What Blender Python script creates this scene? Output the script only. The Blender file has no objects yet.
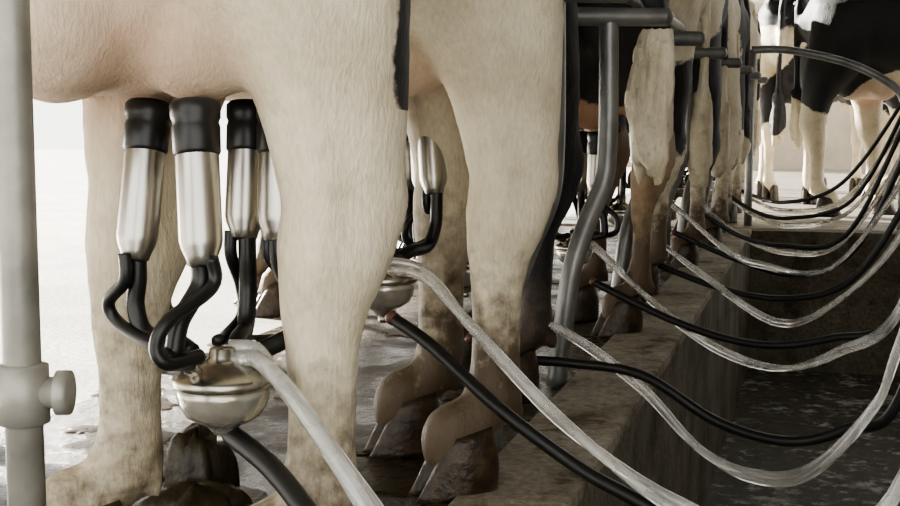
import bpy, math, random
from mathutils import Vector, Matrix, noise
random.seed(4)
scene=bpy.context.scene

# ------------------------------------------------------------ materials
def newmat(name):
    m=bpy.data.materials.new(name); m.use_nodes=True
    nt=m.node_tree; b=nt.nodes['Principled BSDF']
    return m,nt,b
def N(nt,t,**k):
    n=nt.nodes.new(t)
    for a,v in k.items(): setattr(n,a,v)
    return n
def noise_node(nt,coord,scale,detail=4,rough=.55,vec_scale=None):
    n=N(nt,'ShaderNodeTexNoise'); n.inputs['Scale'].default_value=scale
    n.inputs['Detail'].default_value=detail; n.inputs['Roughness'].default_value=rough
    if vec_scale:
        mp=N(nt,'ShaderNodeMapping'); mp.inputs['Scale'].default_value=vec_scale
        nt.links.new(coord,mp.inputs['Vector']); nt.links.new(mp.outputs['Vector'],n.inputs['Vector'])
    else: nt.links.new(coord,n.inputs['Vector'])
    return n
def ramp(nt,inp,stops):
    r=N(nt,'ShaderNodeValToRGB'); cr=r.color_ramp
    while len(cr.elements)<len(stops): cr.elements.new(.5)
    for e,(p,c) in zip(cr.elements,stops):
        e.position=p; e.color=(c[0],c[1],c[2],1) if hasattr(c,'__len__') else (c,c,c,1)
    nt.links.new(inp,r.inputs['Fac']); return r
def mix(nt,fac,a,b,blend='MIX'):
    m=N(nt,'ShaderNodeMix',data_type='RGBA',blend_type=blend)
    if hasattr(fac,'is_output'): nt.links.new(fac,m.inputs[0])
    else: m.inputs[0].default_value=fac
    for s,v in ((m.inputs[6],a),(m.inputs[7],b)):
        if hasattr(v,'is_output'): nt.links.new(v,s)
        else: s.default_value=(v[0],v[1],v[2],1)
    return m.outputs[2]
def bump(nt,b,h,strength,dist=.01):
    bp=N(nt,'ShaderNodeBump'); bp.inputs['Strength'].default_value=strength; bp.inputs['Distance'].default_value=dist
    nt.links.new(h,bp.inputs['Height']); nt.links.new(bp.outputs['Normal'],b.inputs['Normal'])

def mat_hide(name,light,dark):
    m,nt,b=newmat(name)
    co=N(nt,'ShaderNodeTexCoord').outputs['Object']
    at=N(nt,'ShaderNodeAttribute',attribute_name='coat')
    sep=N(nt,'ShaderNodeSeparateColor'); nt.links.new(at.outputs['Color'],sep.inputs[0])
    n1=noise_node(nt,co,9,5); n2=noise_node(nt,co,1.0,4,.6,(190,190,60)); n3=noise_node(nt,co,34,4,.65)
    base=ramp(nt,n1.outputs['Fac'],[(.3,[light[0]*.74,light[1]*.71,light[2]*.65]),(.62,light)])
    fine=ramp(nt,n2.outputs['Fac'],[(.3,.80),(.7,1.0)])
    c=mix(nt,1,base.outputs[0],fine.outputs[0],'MULTIPLY')
    c=mix(nt,sep.outputs[1],c,(.50,.26,.17))
    ad=N(nt,'ShaderNodeMath',operation='MULTIPLY_ADD'); nt.links.new(n3.outputs['Fac'],ad.inputs[0]); ad.inputs[1].default_value=.16; nt.links.new(sep.outputs[0],ad.inputs[2])
    bm=ramp(nt,ad.outputs[0],[(.56,0.0),(.60,1.0)])
    c=mix(nt,bm.outputs[0],c,dark)
    ml=N(nt,'ShaderNodeMath',operation='MULTIPLY_ADD'); nt.links.new(n3.outputs['Fac'],ml.inputs[0]); ml.inputs[1].default_value=.9; 
    sb=N(nt,'ShaderNodeMath',operation='SUBTRACT'); nt.links.new(sep.outputs[2],sb.inputs[0]); sb.inputs[1].default_value=.5
    nt.links.new(sb.outputs[0],ml.inputs[2])
    dm=ramp(nt,ml.outputs[0],[(.28,0.0),(.50,.40),(.78,.95)])
    c=mix(nt,dm.outputs[0],c,(.085,.055,.030))
    nt.links.new(c,b.inputs['Base Color'])
    b.inputs['Roughness'].default_value=.58
    b.inputs['Sheen Weight'].default_value=.05
    bump(nt,b,n2.outputs['Fac'],.6,.004)
    return m
HIDE=mat_hide('hide_white',(.82,.735,.56),(.008,.008,.009))
HIDE_T=mat_hide('hide_tan',(.40,.285,.175),(.014,.010,.009))

def mat_simple(name,col,rough,metal=0,var=.2,scale=30,bmp=0.0,bscale=None):
    m,nt,b=newmat(name); co=N(nt,'ShaderNodeTexCoord').outputs['Object']
    n=noise_node(nt,co,scale,5)
    r=ramp(nt,n.outputs['Fac'],[(.3,[c*(1-var) for c in col]),(.7,col)])
    nt.links.new(r.outputs[0],b.inputs['Base Color'])
    b.inputs['Roughness'].default_value=rough; b.inputs['Metallic'].default_value=metal
    if bmp: 
        n2=noise_node(nt,co,bscale or scale*3,4); bump(nt,b,n2.outputs['Fac'],bmp,.004)
    return m
HOOF=mat_simple('hoof_horn',(.075,.050,.028),.38,var=.8,scale=40,bmp=.9,bscale=70)
RUBBER=mat_simple('black_rubber',(.012,.012,.012),.36,var=.3)
STEEL=mat_simple('stainless_steel',(.54,.52,.475),.30,1,.15,12)
LIDM=mat_simple('claw_lid_metal',(.50,.475,.41),.26,.95,.3,20)
GALV=mat_simple('galvanised_pipe',(.29,.29,.28),.40,.5,.4,14,.15,60)
PAINT=mat_simple('weathered_grey_paint',(.36,.35,.31),.40,.3,.4,14,.2,50)
RIM=mat_simple('hose_connector',(.14,.055,.04),.5)
EYE=mat_simple('eye_dark',(.01,.008,.006),.08)
WALL=mat_simple('wall_plaster',(.40,.34,.26),.8,0,.25,3)
SKY_BLOCK=mat_simple('sky_block_sheet',(.20,.20,.19),.6,0,.3,3)
MUCK=mat_simple('manure_wet',(.045,.034,.018),.42,0,.6,50,.6,90)
def mat_clear(name):
    m,nt,b=newmat(name); co=N(nt,'ShaderNodeTexCoord').outputs['Object']
    n=noise_node(nt,co,16,4)
    r=ramp(nt,n.outputs['Fac'],[(.35,(.82,.81,.77)),(.65,(.98,.98,.96))])
    nt.links.new(r.outputs[0],b.inputs['Base Color'])
    t=ramp(nt,n.outputs['Fac'],[(.35,.62),(.65,.92)]); nt.links.new(t.outputs[0],b.inputs['Transmission Weight'])
    b.inputs['Roughness'].default_value=.10; b.inputs['IOR'].default_value=1.36
    b.inputs['Coat Weight'].default_value=.9
    return m
CLEAR=mat_clear('milk_tube_plastic')
def mat_bowl():
    m,nt,b=newmat('claw_bowl'); co=N(nt,'ShaderNodeTexCoord').outputs['Object']
    n=noise_node(nt,co,25,3); r=ramp(nt,n.outputs['Fac'],[(.3,(.38,.36,.30)),(.7,(.60,.58,.51))])
    nt.links.new(r.outputs[0],b.inputs['Base Color']); b.inputs['Roughness'].default_value=.2
    b.inputs['Metallic'].default_value=.65; b.inputs['Coat Weight'].default_value=.6; return m
BOWL=mat_bowl()
def mat_concrete(name,c1,c2,dirt,dl,dh,r0,r1,sc=1.0,bs=.5):
    m,nt,b=newmat(name); co=N(nt,'ShaderNodeTexCoord').outputs['Object']
    n=noise_node(nt,co,2.2*sc,8,.65); n2=noise_node(nt,co,9*sc,8,.7); n3=noise_node(nt,co,60,5,.7)
    r=ramp(nt,n2.outputs['Fac'],[(.3,c1),(.7,c2)])
    sp=ramp(nt,n3.outputs['Fac'],[(.35,.55),(.65,1.05)])
    c=mix(nt,1,r.outputs[0],sp.outputs[0],'MULTIPLY')
    am=N(nt,'ShaderNodeMath',operation='MULTIPLY_ADD'); nt.links.new(n2.outputs['Fac'],am.inputs[0]); am.inputs[1].default_value=.6
    hm=N(nt,'ShaderNodeMath',operation='MULTIPLY'); nt.links.new(n.outputs['Fac'],hm.inputs[0]); hm.inputs[1].default_value=.5
    nt.links.new(hm.outputs[0],am.inputs[2])
    dm=ramp(nt,am.outputs[0],[(dl,0.0),(dh,1.0)])
    c=mix(nt,dm.outputs[0],c,dirt)
    nt.links.new(c,b.inputs['Base Color'])
    rr=ramp(nt,n.outputs['Fac'],[(.4,r0),(.6,r1)]); nt.links.new(rr.outputs[0],b.inputs['Roughness'])
    hh=N(nt,'ShaderNodeMath',operation='ADD'); nt.links.new(n2.outputs['Fac'],hh.inputs[0]); nt.links.new(n3.outputs['Fac'],hh.inputs[1])
    bump(nt,b,hh.outputs[0],bs,.012)
    return m
FLOOR=mat_concrete('floor_wet_concrete',(.085,.066,.044),(.23,.19,.14),(.035,.024,.012),.47,.57,.12,.45,2.4,.8)
KERB=mat_concrete('kerb_concrete',(.31,.27,.20),(.54,.49,.38),(.11,.082,.045),.56,.66,.45,.75,1.8,1.0)
PITW=mat_concrete('pit_wall_concrete',(.13,.115,.08),(.28,.25,.18),(.06,.05,.03),.52,.66,.45,.7,1.4,.9)
PITF=mat_concrete('pit_floor_wet',(.09,.085,.072),(.22,.205,.175),(.55,.54,.51),.57,.66,.05,.2,1.8,.8)  # pale dirt colour here paints the wet floor's white reflections and foam
FARF=mat_concrete('far_floor_concrete',(.22,.20,.17),(.34,.31,.27),(.13,.10,.07),.56,.68,.25,.5)
YARD=mat_concrete('yard_sunlit_concrete',(.62,.60,.55),(.80,.78,.73),(.44,.41,.35),.60,.78,.3,.55)  # paleness put into the colour to stand in for blown-out sunlight

# ------------------------------------------------------------ mesh helpers
def mkobj(name,V,Fc,mat,parent=None,smooth=True):
    me=bpy.data.meshes.new(name); me.from_pydata([tuple(v) for v in V],[],Fc)
    me.materials.append(mat)
    if smooth: me.polygons.foreach_set('use_smooth',[True]*len(me.polygons))
    me.update(); o=bpy.data.objects.new(name,me); scene.collection.objects.link(o)
    if parent: o.parent=parent
    return o
def empty(name,loc=(0,0,0)):
    e=bpy.data.objects.new(name,None); e.empty_display_size=.1; e.location=loc; scene.collection.objects.link(e); return e
def cr(pts,n):
    out=[]; P=[pts[0]]+list(pts)+[pts[-1]]
    for i in range(1,len(P)-2):
        for k in range(n):
            t=k/n; a,b,c,d=P[i-1],P[i],P[i+1],P[i+2]
            out.append(tuple(.5*((2*b[j])+(-a[j]+c[j])*t+(2*a[j]-5*b[j]+4*c[j]-d[j])*t*t+(-a[j]+3*b[j]-3*c[j]+d[j])*t**3) for j in range(len(a))))
    out.append(tuple(pts[-1])); return out
def loft(V,Fc,pts,side=(0,1,0),seg=20,n=5):
    R=cr(pts,n); S0=Vector(side); base=len(V); m=len(R)
    for i,r in enumerate(R):
        p=Vector(r[:3]); a=Vector(R[max(i-1,0)][:3]); c=Vector(R[min(i+1,m-1)][:3]); T=(c-a).normalized()
        S=(S0-T*S0.dot(T)).normalized(); Up=T.cross(S)
        for k in range(seg):
            th=2*math.pi*k/seg
            V.append(p+S*(math.cos(th)*max(r[3],.002))+Up*(math.sin(th)*max(r[4],.002)))
    for i in range(m-1):
        for k in range(seg):
            a=base+i*seg+k; b=base+i*seg+(k+1)%seg
            Fc.append((a,b,b+seg,a+seg))
    Fc.append(tuple(base+k for k in range(seg))[::-1]); Fc.append(tuple(base+(m-1)*seg+k for k in range(seg)))
def ellips(V,Fc,c,r,rot=0,seg=20,ring=12):
    base=len(V); M=Matrix.Rotation(rot,3,'Y')
    for i in range(1,ring):
        ph=math.pi*i/ring
        for k in range(seg):
            th=2*math.pi*k/seg
            V.append(Vector(c)+M@Vector((r[0]*math.sin(ph)*math.cos(th),r[1]*math.sin(ph)*math.sin(th),r[2]*math.cos(ph))))
    V.append(Vector(c)+M@Vector((0,0,r[2]))); V.append(Vector(c)+M@Vector((0,0,-r[2]))); t=len(V)-2; bt=len(V)-1
    for i in range(ring-2):
        for k in range(seg):
            a=base+i*seg+k; b=base+i*seg+(k+1)%seg; Fc.append((a,a+seg,b+seg,b))
    for k in range(seg):
        Fc.append((t,base+k,base+(k+1)%seg)); q=base+(ring-2)*seg; Fc.append((bt,q+(k+1)%seg,q+k))
def tube_geo(V,Fc,pts,r,seg=12,n=8):
    R=cr(pts,n); base=len(V); m=len(R); prev=None
    for i,p in enumerate(R):
        a=Vector(R[max(i-1,0)]); c=Vector(R[min(i+1,m-1)]); T=(c-a).normalized()
        if prev is None: S=T.orthogonal().normalized()
        else: S=(prev-T*prev.dot(T)).normalized()
        prev=S; Up=T.cross(S)
        for k in range(seg):
            th=2*math.pi*k/seg; V.append(Vector(p)+(S*math.cos(th)+Up*math.sin(th))*r)
    for i in range(m-1):
        for k in range(seg):
            a=base+i*seg+k; b=base+i*seg+(k+1)%seg; Fc.append((a,b,b+seg,a+seg))
    Fc.append(tuple(base+k for k in range(seg))[::-1]); Fc.append(tuple(base+(m-1)*seg+k for k in range(seg)))
def lathe(V,Fc,prof,p0,p1,seg=28):
    p0=Vector(p0); T=(Vector(p1)-p0).normalized(); S=T.orthogonal().normalized(); Up=T.cross(S); base=len(V)
    for s,r in prof:
        for k in range(seg):
            th=2*math.pi*k/seg; V.append(p0+T*s+(S*math.cos(th)+Up*math.sin(th))*max(r,.0005))
    for i in range(len(prof)-1):
        for k in range(seg):
            a=base+i*seg+k; b=base+i*seg+(k+1)%seg; Fc.append((a,b,b+seg,a+seg))
    Fc.append(tuple(base+k for k in range(seg))[::-1]); Fc.append(tuple(base+(len(prof)-1)*seg+k for k in range(seg)))
def box(name,x0,x1,y0,y1,z0,z1,mat,bev=0):
    V=[(x,y,z) for x in (x0,x1) for y in (y0,y1) for z in (z0,z1)]
    Fc=[(0,1,3,2),(4,6,7,5),(0,4,5,1),(2,3,7,6),(0,2,6,4),(1,5,7,3)]
    o=mkobj(name,V,Fc,mat,None,smooth=False)
    if bev:
        b=o.modifiers.new('bevel','BEVEL'); b.width=bev; b.segments=3
    return o

# ------------------------------------------------------------ cow
HIND=[(.055,.10,.036,.040),(.030,.105,.037,.044),(-.015,.12,.034,.036),(-.040,.155,.040,.045),(-.046,.20,.034,.039),
      (-.048,.28,.032,.040),(-.050,.36,.035,.048),(-.060,.43,.043,.062),(-.076,.50,.045,.071),(-.072,.56,.052,.076),
      (-.060,.64,.066,.088),(-.036,.74,.088,.116),(.01,.86,.11,.160),(.05,1.0,.13,.20),(.06,1.14,.11,.19)]
def hind(V,Fc,x,y,w=1.0):
    s=1 if y>0 else -1
    pts=[]
    for (dx,z,rs,ru) in HIND:
        k=max(0,min(1,(z-.5)/.6)); k=k*k*(3-2*k)
        xx=x*(1-k)+dx; yy=y*(1-k)+ s*.15*k
        pts.append((xx,yy,z,rs*w,ru*w))
    pts[0]=(x+.03,y,.05,.036,.042)
    loft(V,Fc,pts)
    loft(V,Fc,[(x-.085,y,.36,.010,.012),(x-.112,y,.43,.015,.018),(x-.134,y,.50,.018,.022),(x-.132,y,.535,.018,.020),(x-.117,y,.60,.014,.02),(x-.10,y,.68,.018,.03)],n=4,seg=10)
    loft(V,Fc,[(x-.03,y+s*.034,.40,.010,.014),(x-.045,y+s*.040,.47,.014,.022),(x-.04,y+s*.044,.54,.012,.02),(x-.02,y+s*.05,.64,.014,.024)],n=4,seg=10)
    for q in (-.018,.018): ellips(V,Fc,(x-.074,y+q,.125),(.018,.012,.02),seg=10,ring=6)
def fore(V,Fc,x,y):
    s=1 if y>0 else -1
    loft(V,Fc,[(x+.03,y,.05,.036,.042),(x+.02,y,.10,.036,.042),(x,y,.13,.034,.034),(x-.018,y,.165,.040,.042),(x-.02,y,.21,.032,.034),
     (x-.02,y,.29,.031,.032),(x-.012,y,.36,.042,.045),(x-.008,y,.40,.045,.050),(x-.012,y,.46,.042,.046),(x-.03,y,.56,.050,.062),(x-.05,y,.68,.062,.085),(x-.05,y+s*.02,.82,.08,.13),(x*.97,y+s*.02,1.0,.08,.16)])
    for q in (-.018,.018): ellips(V,Fc,(x-.052,y+q,.135),(.018,.012,.02),seg=10,ring=6)
def claws(V,Fc,x,y):
    for s in (-1,1):
        yy=y+s*.025
        base=len(V); seg=24; lv=9
        for i in range(lv):
            f=i/(lv-1); z=.106*(1-f)**1.1
            bul=math.sin(min(1,f*1.15)*math.pi)*.006
            back=x-.030-.012*f-bul; front=x+.040+.056*f**1.05+bul*.4; cx=(back+front)/2; hx=(front-back)/2; hy=.022+.0055*f+bul*.3
            for k in range(seg):
                th=2*math.pi*k/seg; c=math.cos(th); q=math.sin(th)
                taper=1-.28*max(0,c)*f
                V.append(Vector((cx+hx*c,yy+hy*q*taper-s*.004*max(0,c)*f,z+(.008*-c*(1-f)))))
        for i in range(lv-1):
            for k in range(seg):
                a=base+i*seg+k; b=base+i*seg+(k+1)%seg; Fc.append((a,a+seg,b+seg,b))
        Fc.append(tuple(base+k for k in range(seg))); Fc.append(tuple(base+(lv-1)*seg+k for k in range(seg))[::-1])
def cow(P,heading,coat,voxel=.016,mat=None,LH=(0,.14),RH=(0,-.14),LF=(1.3,.13),RF=(1.3,-.13),udder=(.13,0,.62),tail=None,w=1.0,dirt=1.0,head_up=0.0,bw=1.0,switch=True,scale=1.0,swd=.3,sw=1.0,swl=.27):
    V=[];Fc=[]
    loft(V,Fc,[(-.16,0,1.16,.10,.12),(-.12,0,1.14,.17,.20),(0,0,1.10,.235*bw,.27),(.2,0,1.06,.25*bw,.31),(.5,0,1.02,.27*bw,.345),(.85,0,1.0,.275*bw,.36),
               (1.15,0,1.0,.26*bw,.35),(1.4,0,1.04,.225*bw,.33),(1.56,0,1.08,.17,.27),(1.66,0,1.10,.09,.17)],seg=28)
    hz=head_up
    loft(V,Fc,[(1.35,0,1.12,.12,.22),(1.6,0,1.17+hz*.3,.105,.19),(1.82,0,1.22+hz*.7,.085,.15),(2.0,0,1.27+hz,.08,.12)],seg=20)
    loft(V,Fc,[(1.95,0,1.30+hz,.07,.08),(2.03,0,1.30+hz,.095,.105),(2.12,0,1.25+hz,.095,.105),(2.22,0,1.18+hz,.078,.085),(2.33,0,1.11+hz,.060,.066),(2.42,0,1.06+hz,.066,.062),(2.47,0,1.03+hz,.055,.045)],seg=20)
    for s in (-1,1):
        loft(V,Fc,[(1.99,s*.08,1.33+hz,.02,.02),(1.96,s*.15,1.33+hz,.015,.05),(1.93,s*.22,1.31+hz,.012,.045),(1.92,s*.27,1.29+hz,.008,.012)],side=(0,.2,1),seg=12,n=3)
        ellips(V,Fc,(.02,s*.17,1.33),(.07,.05,.05))
        ellips(V,Fc,(-.13,s*.09,1.24),(.05,.04,.04))
    hind(V,Fc,LH[0],LH[1],w); hind(V,Fc,RH[0],RH[1],w); fore(V,Fc,*LF); fore(V,Fc,*RF)
    ux,uy,uz=udder
    ellips(V,Fc,(ux+.03,uy,uz+.16),(.20,.135,.15),seg=28,ring=16)
    for dx in (-.06,.10):
        for s in (-1,1):
            ellips(V,Fc,(ux+dx,uy+s*.055,uz+.10),(.095,.078,.098),seg=18,ring=10)
    loft(V,Fc,[(ux+.15,uy*.5,uz+.17,.11,.10),(ux+.35,0,uz+.20,.10,.12),(ux+.55,0,uz+.26,.08,.14)],seg=16)
    if tail is None: tail=[(-.17,0,1.28),(-.225,0,1.18),(-.235,0,.98),(-.23,.01,.78),(-.225,.01,.66)]
    tp=[(a[0],a[1],a[2],max(voxel*1.2,.026-.003*i),max(voxel*1.2,.026-.003*i)) for i,a in enumerate(tail)]
    loft(V,Fc,[(-.08,0,1.30,.04,.04)]+tp,seg=10,side=(.2,1,0))
    if switch:
        e=tail[-1]
        for q in range(6):
            a=q*1.047; dx=.020*math.cos(a)*sw; dy=.020*math.sin(a)*sw; ln=swl+.05*((q*7)%3)/2
            loft(V,Fc,[(e[0],e[1],e[2]+.08,.018,.016),(e[0]+dx,e[1]+dy,e[2]-.03,.022,.020),(e[0]+dx*1.5+.01,e[1]+dy*1.5,e[2]-.14,.021,.020),(e[0]+dx*1.3+.01,e[1]+dy*1.3,e[2]-ln*.82,.016,.016),(e[0]+.012+dx,e[1]+dy,e[2]-ln,.008,.008)],seg=10,side=(.2,1,0))
    me=bpy.data.meshes.new('raw'); me.from_pydata([tuple(v) for v in V],[],Fc)
    tmp=bpy.data.objects.new('raw',me); scene.collection.objects.link(tmp)
    rm=tmp.modifiers.new('r','REMESH'); rm.mode='VOXEL'; rm.voxel_size=voxel; rm.use_smooth_shade=True
    sm=tmp.modifiers.new('s','SMOOTH'); sm.factor=.5; sm.iterations=4
    dg=bpy.context.evaluated_depsgraph_get(); dg.update()
    me2=bpy.data.meshes.new_from_object(tmp.evaluated_get(dg))
    bpy.data.objects.remove(tmp)
    me2.name='holstein_cow'
    n=len(me2.vertices); cs=[0.0]*(3*n); ns=[0.0]*(3*n)
    me2.vertices.foreach_get('co',cs); me2.vertices.foreach_get('normal',ns)
    data=[]; out=[]
    for i in range(n):
        p=Vector(cs[3*i:3*i+3]); nv=Vector(ns[3*i:3*i+3])
        bl=coat(p)
        du=((p.x-ux-.03)/.24)**2+((p.y-uy)/.17)**2+((p.z-uz-.08)/.17)**2
        pink=max(0,min(1,(1.25-du)*1.2))*.50
        d=max(0,min(1,1.14-p.z/.46))*dirt + .14*dirt + .18*noise.noise(p*4.0)
        if switch and p.x<-.2 and p.z<tail[-1][2]: d=swd+.15*noise.noise(Vector((p.x*60,p.y*60,p.z*10)))
        data+= [max(0,min(1,.45+bl)),pink,max(0,min(1,d)),1]
        k=.004*noise.noise(p*11.0)+.0018*noise.noise(p*34.0)
        if switch and p.x<-.19 and p.z<tail[-1][2]+.03: k+=.012*noise.noise(Vector((p.x*90,p.y*90,p.z*8)))
        out+= [p.x+nv.x*k,p.y+nv.y*k,p.z+nv.z*k]
    me2.vertices.foreach_set('co',out)
    ca=me2.color_attributes.new('coat','FLOAT_COLOR','POINT'); ca.data.foreach_set('color',data)
    me2.materials.clear(); me2.materials.append(mat or HIDE)
    me2.polygons.foreach_set('use_smooth',[True]*len(me2.polygons)); me2.update()
    o=bpy.data.objects.new('holstein_cow',me2); scene.collection.objects.link(o)
    o.location=(P[0],P[1],0); o.rotation_euler=(0,0,heading); o.scale=(scale,)*3
    V=[];Fc=[]
    for L in (LH,RH,LF,RF): claws(V,Fc,*L)
    mkobj('hooves',V,Fc,HOOF,o)
    V=[];Fc=[]
    for s in (-1,1): ellips(V,Fc,(2.10,s*.085,1.29+hz),(.022,.018,.02),seg=12,ring=8)
    mkobj('eyes',V,Fc,EYE,o)
    return o

HD=math.atan2(-.576,-.817)
def coat_noise(seed,bias,legwhite=True,scale=2.6):
    def f(p):
        n=noise.noise(p*scale+Vector((seed*7.3,seed*3.1,seed)))*1.1+bias
        if legwhite: n-=max(0,(.72-p.z))*2.2
        return n
    return f
def coat1(p):
    t=-.3
    if p.y>.02 and p.z>.60: t=max(t,(-.120-p.x)*8+(p.z-.68)*.9+noise.noise(p*14)*.12)
    if p.z>.95: t=max(t,noise.noise(p*2.5)*1.2)
    return t
def coat2(p):
    if p.x<-.2: return .3
    return -.3 if p.z<.95 else noise.noise(p*2.5+Vector((4,0,0)))*1.2
def coat3(p):
    if p.x<-.2 and p.z<.80: return -.4
    if p.y>-.02: return .5
    return noise.noise(p*4+Vector((0,0,5)))*1.0+.1
def coat4(p):
    return (p.z-.66)*2.5+noise.noise(p*4)*.5
def coat_far(p): return (p.z-.66)*3+noise.noise(p*3)*.9

cow((-.68,1.495),HD,coat1,.011,RH=(.20,-.09),udder=(.135,.03,.615),w=1.07,dirt=.7,bw=.92,switch=False,tail=[(-.15,0,1.28),(-.175,0,1.18),(-.185,0,1.0),(-.175,.02,.84),(-.155,.05,.74)])
cow((-.615,2.085),HD,coat2,.012,udder=(.13,-.01,.63),w=1.05,dirt=1.0,bw=.92,tail=[(-.17,0,1.28),(-.235,-.02,1.18),(-.25,-.06,1.15)],switch=True)
cow((-.70,2.79),HD,coat3,.010,udder=(.13,0,.60),dirt=.6,bw=.92,w=.86,tail=[(-.17,0,1.28),(-.24,0,1.15),(-.29,0,1.0),(-.355,0,.89),(-.395,0,.80)],swd=.30,sw=1.2,swl=.31)
cow((-.60,3.69),HD,coat4,.016,mat=HIDE_T,udder=(.13,0,.56),dirt=1.1,w=.80,switch=False,tail=[(-.17,0,1.28),(-.20,.0,1.18),(-.20,0,.98)])
cow((-.60,4.50),HD,coat_noise(1,.12),.018,dirt=1.1,LH=(.06,.14),RH=(-.05,-.14),w=.9)
cow((-.60,5.35),HD,coat_noise(2,.3),.02,dirt=1.0,w=.9)
cow((-.60,6.15),HD,coat_noise(3,.0),.02,dirt=.9,LH=(-.04,.14),RH=(.08,-.13),w=.9)
cow((-.60,6.95),HD,coat_noise(4,.3),.022,dirt=.8,w=.9)
cow((-.60,7.75),HD,coat_noise(5,-.1),.022,dirt=.7,w=.9)
cow((-.62,8.55),HD,coat_noise(6,.3),.022,dirt=.6,w=.9)
cow((.08,8.45),math.radians(-8),coat_far,.018,dirt=.3,LH=(.22,.14),RH=(-.04,-.14),scale=1.13)
cow((-.24,9.45),math.radians(76),coat_noise(8,.26),.018,dirt=.25,scale=1.12,LH=(.1,.14))
cow((-.60,10.2),math.radians(105),coat_noise(9,.25),.022,dirt=.25,scale=1.1)
cow((.42,10.4),math.radians(200),coat_noise(11,.3),.022,dirt=.25,scale=1.1)

# ------------------------------------------------------------ milking clusters
def cluster(cups,claw,r=.0245):
    c=Vector(claw); root=empty('milking_cluster',c)
    def add(name,V,Fc,m):
        o=mkobj(name,V,Fc,m,root); o.location=-c; return o
    V=[];Fc=[]
    lathe(V,Fc,[(0,.012),(.004,.014),(.010,.020),(.014,.030),(.022,.043),(.034,.050),(.046,.053),(.056,.054)],c-Vector((0,0,.045)),c+Vector((0,0,1)))
    add('bowl',V,Fc,BOWL)
    V=[];Fc=[]
    lathe(V,Fc,[(0,.055),(.003,.058),(.010,.058),(.013,.055),(.018,.048),(.024,.036),(.028,.022),(.034,.016),(.044,.015),(.046,.012)],c+Vector((0,0,.010)),c+Vector((0,0,1)))
    lathe(V,Fc,[(0,.0),(.001,.008),(.012,.008),(.013,.0)],c-Vector((0,0,.058)),c+Vector((0,0,1)))
    nips=[]
    for i,(t,b) in enumerate(cups):
        d=Vector(b)-c; d.z=0; d.normalize()
        n0=c+Vector((0,0,.022))+d*.030; n1=n0+d*.030+Vector((0,0,.026)); nips.append((n1,d))
        tube_geo(V,Fc,[tuple(n0),tuple(n1)],.008,n=2)
    add('lid',V,Fc,LIDM)
    V=[];Fc=[]; VR=[];FR=[]
    for (t,b),(n1,d) in zip(cups,nips):
        t=Vector(t); b=Vector(b); L=(t-b).length; T=(t-b)/L
        lathe(V,Fc,[(0,.010),(.003,.016),(.012,.0185),(.022,r*.93),(.03,r),(L-.055,r),(L-.05,r*.97)],b,t,seg=36)
        lathe(VR,FR,[(L-.062,r*1.0),(L-.058,r*1.10),(L-.030,r*1.12),(L-.024,r*1.05),(L-.018,r*1.16),(L-.004,r*1.18),(L,r*1.05),(L+.003,r*.5)],b,t)
        side=Vector((-d.y,d.x,0))
        for j in (0,1):
            off=.016 if j else -.004; rr=.0080 if j else .0112
            s=b+side*off; e=n1-d*.012+(side*.016+Vector((0,0,.006)) if j else Vector((0,0,-.004)))
            out=.060 if j else .026
            mid=(s*.5+n1*.5)+d*out; mid.z=min(s.z,e.z+.05)*.30+e.z*.70
            low=n1+d*(.034 if j else .020)+side*off+Vector((0,0,.004 if j else .006))
            tube_geo(VR,FR,[tuple(s+Vector((0,0,.012))),tuple(s-Vector((0,0,.02))),tuple((s+mid)/2+d*out*.4-Vector((0,0,.012))),tuple(mid),tuple(low),tuple(e)],rr,n=8,seg=12)
    add('teat_cup_shells',V,Fc,STEEL); add('rubber_liners',VR,FR,RUBBER)
    return root
cluster([((-.789,1.427,.618),(-.786,1.377,.429)),((-.685,1.342,.618),(-.663,1.308,.434)),((-.690,1.4995,.618),(-.684,1.463,.45)),((-.618,1.43,.618),(-.612,1.40,.455))],(-.653,1.335,.285))
def cl2(Px,Py,z,claw,dx=0):
    h=Vector((-.817,-.576,0)); l=Vector((.576,-.817,0)); cups=[]
    for f,s in ((.05,.055),(.05,-.055),(.19,.06),(.19,-.06)):
        p=Vector((Px,Py,z))+h*(f+dx)+l*s; cups.append((tuple(p),tuple(p+Vector((0,0,-.17))+(Vector(claw)-p).normalized()*.03*Vector((1,1,0)))))
    cluster(cups,claw)
cluster([((-.675,2.212,.645),(-.654,2.18,.465)),((-.73,2.11,.63),(-.71,2.09,.457)),((-.78,2.15,.63),(-.76,2.12,.457)),((-.79,2.05,.63),(-.76,2.03,.457))],(-.695,2.02,.32))
cl2(-.70,2.79,.61,(-.74,2.70,.27))
cl2(-.60,3.69,.56,(-.67,3.62,.22))
for y in (4.5,5.35,6.15,6.95,7.75): cl2(-.60,y,.61,(-.66,y-.08,.27))

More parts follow.
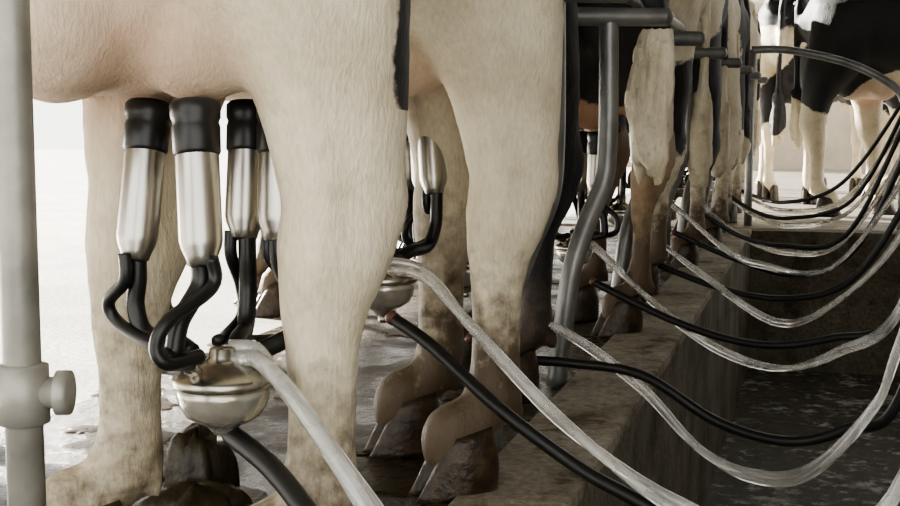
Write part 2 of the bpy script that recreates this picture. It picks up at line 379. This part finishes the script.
# ------------------------------------------------------------ hoses
def ext(pts):
    x,y,z=pts[-1]
    return pts+[(x+.10,y-.04,max(z+.30,.55)),(x+.19,y-.06,max(z+.5,.85)),(.60,y-.08,1.10)]
def milk_hose(pts,r=.0085,sep=.0088,e=True):
    if e: pts=ext(pts)
    V=[];Fc=[]
    for s in (-1,1):
        q=[(p[0],p[1]+s*sep*.75,p[2]+s*sep*.75*math.cos(i*1.1)) for i,p in enumerate(pts)]
        tube_geo(V,Fc,q,r,n=10)
    return mkobj('milk_hose',V,Fc,CLEAR)
def vac_hose(pts,r=.0105,e=True,open_end=True):
    if e: pts=ext(pts)
    V=[];Fc=[]; tube_geo(V,Fc,pts,r,n=10,seg=14); root=mkobj('vacuum_hose',V,Fc,RUBBER)
    if open_end:
        a=Vector(pts[0]); b=Vector(pts[1]); T=(a-b).normalized(); V=[];Fc=[]
        lathe(V,Fc,[(-.012,r*1.08),(-.002,r*1.10),(.002,r*.9),(.002,r*.55),(-.01,r*.5)],a,a+T); mkobj('connector_ring',V,Fc,RIM,root)
    return root
def C(s): return [tuple(float(v)/100 for v in q.split(',')) for q in s.split()]
milk_hose(C('-65,134,33 -62,134.5,33.2 -59,133,31.5 -54,130,28 -48,127,22.5 -42,125,16 -33,122,8 -18,118,2 5,115,10'),r=.0098,sep=.0095)
vac_hose(C('-65,134,24 -58,130,21.5 -52,126,18 -46,122,14 -36,118,8 -20,114,3 5,110,12'),r=.0125,open_end=False)
milk_hose(C('-68,200,36 -61,198,35 -53,195,28 -40,190,17 -30,185,11 -19,180,6 -5,176,3 10,172,12'))
vac_hose(C('-67,198,28 -59,195,24 -47,190,16 -35,187,9 -27,184,6 -16,180,3 0,176,2 12,172,12'))
milk_hose(C('-74,274,25 -66,272,17.5 -53,270,15 -36,268,4.5 -23,264,-7 -12,260,-11 -1,255,-8 10,250,6 14,248,18'))
vac_hose(C('-74,272,12 -62,270,8.5 -51,270,8 -35,266,7 -19,262,-1 -5,258,-3 6,255,1 15,250,9'))
milk_hose(C('-65,362,26 -60,360,23 -42,355,8 -25,350,-2 -9,345,-5 5,340,1 19,335,13'))
vac_hose(C('-61,355,15 -36,350,5 -15,345,1 3,342,4 19,338,12'))
milk_hose(C('-66,442,30 -59,440,23.6 -38.7,435,9 -12.7,430,-6 6,425,3 23.3,420,24.3'))
vac_hose(C('-59,440,13 -32,435,4 -9.5,430,2 9,425,9 23.3,420,32'))
milk_hose(C('-64,524,28 -56,520,24.5 -36,515,9 -22.7,510,4 3.5,508,3.5 27.7,500,37.5'))
vac_hose(C('-57,520,15 -30,515,4.5 -8,510,.5 12,510,10.5 27.7,500,45'))
milk_hose(C('-64,608,28 -55,606,22 -36,602,7 -15,600,0 8,592,5 30,585,40'))
vac_hose(C('-53,600,17 -36,600,7 -17.8,600,3 10,590,9 32,580,57'))
milk_hose(C('-64,688,28 -50,690,20 -34,690,10 -15,688,5 14,680,14 35,670,50'))
vac_hose(C('-51,690,23 -34,690,12 -15.5,690,8.8 14,680,19 36.6,660,64'))
vac_hose(C('-66,768,27 -45,768,18 -20,735,14 10,720,26 38,690,70'),open_end=False)
milk_hose(C('-66,772,27 -45,772,16 -20,728,10 12,715,18 40,690,62'))
milk_hose(C('-40,100,5 -20,130,-6 -2,160,-8 6,185,2 14,195,10'))
V=[];Fc=[]; tube_geo(V,Fc,[(.635,.6,1.13),(.635,4,1.13),(.635,7.8,1.13)],.03,n=4,seg=18)
for y in (1.0,3.2,5.4,7.4): tube_geo(V,Fc,[(.635,y,1.13),(.635,y,2.0),(.635,y,2.8)],.014,n=2)
mkobj('milk_pipeline',V,Fc,STEEL)

# ------------------------------------------------------------ stall rails
for y in (2.35,2.97,3.8,4.65,5.5,6.35,7.2,8.05):
    V=[];Fc=[]
    tube_geo(V,Fc,[(-.352,y+.003,.825),(-.37,y-.006,.825),(-.60,y-.125,.825),(-1.0,y-.35,.84),(-1.2,y-.47,.9)],.021,n=6,seg=16)
    ellips(V,Fc,(-.352,y+.003,.825),(.02,.021,.021))
    tube_geo(V,Fc,[(-.47,y-.05,.825),(-.468,y-.05,.70),(-.468,y-.05,.56),(-.475,y-.055,.46),(-.505,y-.09,.37),(-.53,y-.12,.28),(-.545,y-.13,.18),(-.565,y-.135,.0)],.0225,n=6,seg=16)
    mkobj('stall_divider',V,Fc,GALV)
V=[];Fc=[]
tube_geo(V,Fc,[(-.46,1.2,.89),(-.46,3,.89),(-.46,5,.89),(-.46,8.2,.89)],.018,n=4,seg=14)
mkobj('rump_rail',V,Fc,GALV)
V=[];Fc=[]
tube_geo(V,Fc,[(-.40,7.45,.975),(-.2,7.45,.97),(.1,7.43,.90),(.32,7.41,.79),(.405,7.4,.68),(.41,7.39,.45),(.41,7.39,.2),(.41,7.39,0)],.022,n=8,seg=14)
tube_geo(V,Fc,[(-.40,7.45,.975),(-.40,7.45,.5),(-.40,7.45,0)],.022,n=2,seg=14)
mkobj('guard_rail',V,Fc,GALV)
V=[];Fc=[]; px,py=-.712,1.037
tube_geo(V,Fc,[(px,py,0),(px,py,1.2),(px,py,2.79)],.0175,n=2,seg=24)
lathe(V,Fc,[(0,.018),(.002,.024),(.056,.024),(.058,.018)],(px,py,.315),(px,py,1),seg=24)
q=Vector((px,py,.345)); e=Vector((.95,.28,0))
lathe(V,Fc,[(0,.015),(.030,.015),(.032,.021),(.044,.021),(.046,.012)],q,q+e,seg=20)
lathe(V,Fc,[(0,.055),(.008,.055),(.012,.02)],(px,py,0),(px,py,1),seg=24)
mkobj('stall_post',V,Fc,PAINT)

# ------------------------------------------------------------ manure and a foot stand-in on the platform (one object)
def muck(V,Fc,cx,cy,r,h,seed):
    base=len(V); seg=36; ring=8
    for i in range(ring+1):
        f=i/ring
        for k in range(seg):
            th=2*math.pi*k/seg
            rr=r*(1+.55*noise.noise(Vector((math.cos(th)*2.2,math.sin(th)*2.2,seed))))*math.sin(f*math.pi/2)
            z=h*math.cos(f*math.pi/2)**.8*(1+.25*noise.noise(Vector((math.cos(th)*2,math.sin(th)*2,seed+f*3)))) if f<1 else 0
            V.append(Vector((cx+rr*math.cos(th),cy+rr*math.sin(th),z+.0008+h*.05*noise.noise(Vector((rr*60,th*4,seed)))*(f<.95))))
    for i in range(ring):
        for k in range(seg):
            a=base+i*seg+k; b=base+i*seg+(k+1)%seg; Fc.append((a,a+seg,b+seg,b))
V=[];Fc=[]
muck(V,Fc,-.955,1.86,.052,.10,1.0); muck(V,Fc,-.93,1.80,.075,.03,2.0)  # dark clumps added in place of a cow's black-and-white foot
for i in range(60):
    x=random.uniform(-1.5,-.64); y=random.uniform(1.6,7.0); r=random.uniform(.02,.09)
    muck(V,Fc,x,y,r,random.uniform(.0015,.004),i*1.7)
mkobj('manure_and_foot_clump',V,Fc,MUCK)

# ------------------------------------------------------------ shell
box('floor',-1.5,-.54,-1.5,7.12,-.15,0,FLOOR)
box('floor_yard',-16,-1.5,-6,22,-.15,0,YARD)
box('floor_far',-1.5,6,7.3,22,-.15,0,FARF)
box('floor_right',1.5,6,-1.5,7.3,-.15,0,FARF)
box('kerb',-.54,-.36,-1.5,7.12,-.02,.012,KERB,.006)
box('wall_pit_left',-.54,-.365,-1.5,7.12,-.75,-.022,PITW)
box('wall_pit_end',-.54,1.5,7.12,7.3,-.75,0,PITW)
box('wall_pit_right',1.35,1.5,-1.5,7.12,-.75,0,PITW)
box('pit_floor',-.54,1.5,-1.5,7.3,-.85,-.75,PITF)
box('sun_block_wall',-3.15,-3.05,.3,9.5,.82,2.8,WALL)  # added panel, lets the low sun in only beneath it
box('sky_block_wall',2.8,2.95,-1.5,7.2,0,2.8,WALL)  # added out of view to cut sky light from the camera side
box('wall_back',-2.5,6,16,16.2,0,3.2,WALL)
box('sky_block_ceiling',-3.15,2.95,-1.5,9.5,2.8,2.88,SKY_BLOCK)  # added out of view, closes off overhead sky so light enters sideways

# ------------------------------------------------------------ light
w=bpy.data.worlds.new('World'); scene.world=w; w.use_nodes=True
bg=w.node_tree.nodes['Background']; bg.inputs[0].default_value=(1,.99,.95,1); bg.inputs[1].default_value=3.1
sd=bpy.data.lights.new('sun','SUN'); sd.energy=42; sd.angle=math.radians(1.5); sd.color=(1,.955,.87)
so=bpy.data.objects.new('sun',sd); scene.collection.objects.link(so)
d=Vector((-.85,.40,.36)); so.rotation_euler=d.to_track_quat('Z','Y').to_euler()
scene.view_settings.look='AgX - Medium High Contrast'

cam=bpy.data.cameras.new('camera'); co=bpy.data.objects.new('camera',cam); scene.collection.objects.link(co)
cam.sensor_width=36; cam.lens=52; cam.clip_start=.02
co.location=(0,0,.6); co.rotation_euler=(math.radians(90-5.93),0,math.radians(16.01))
scene.camera=co
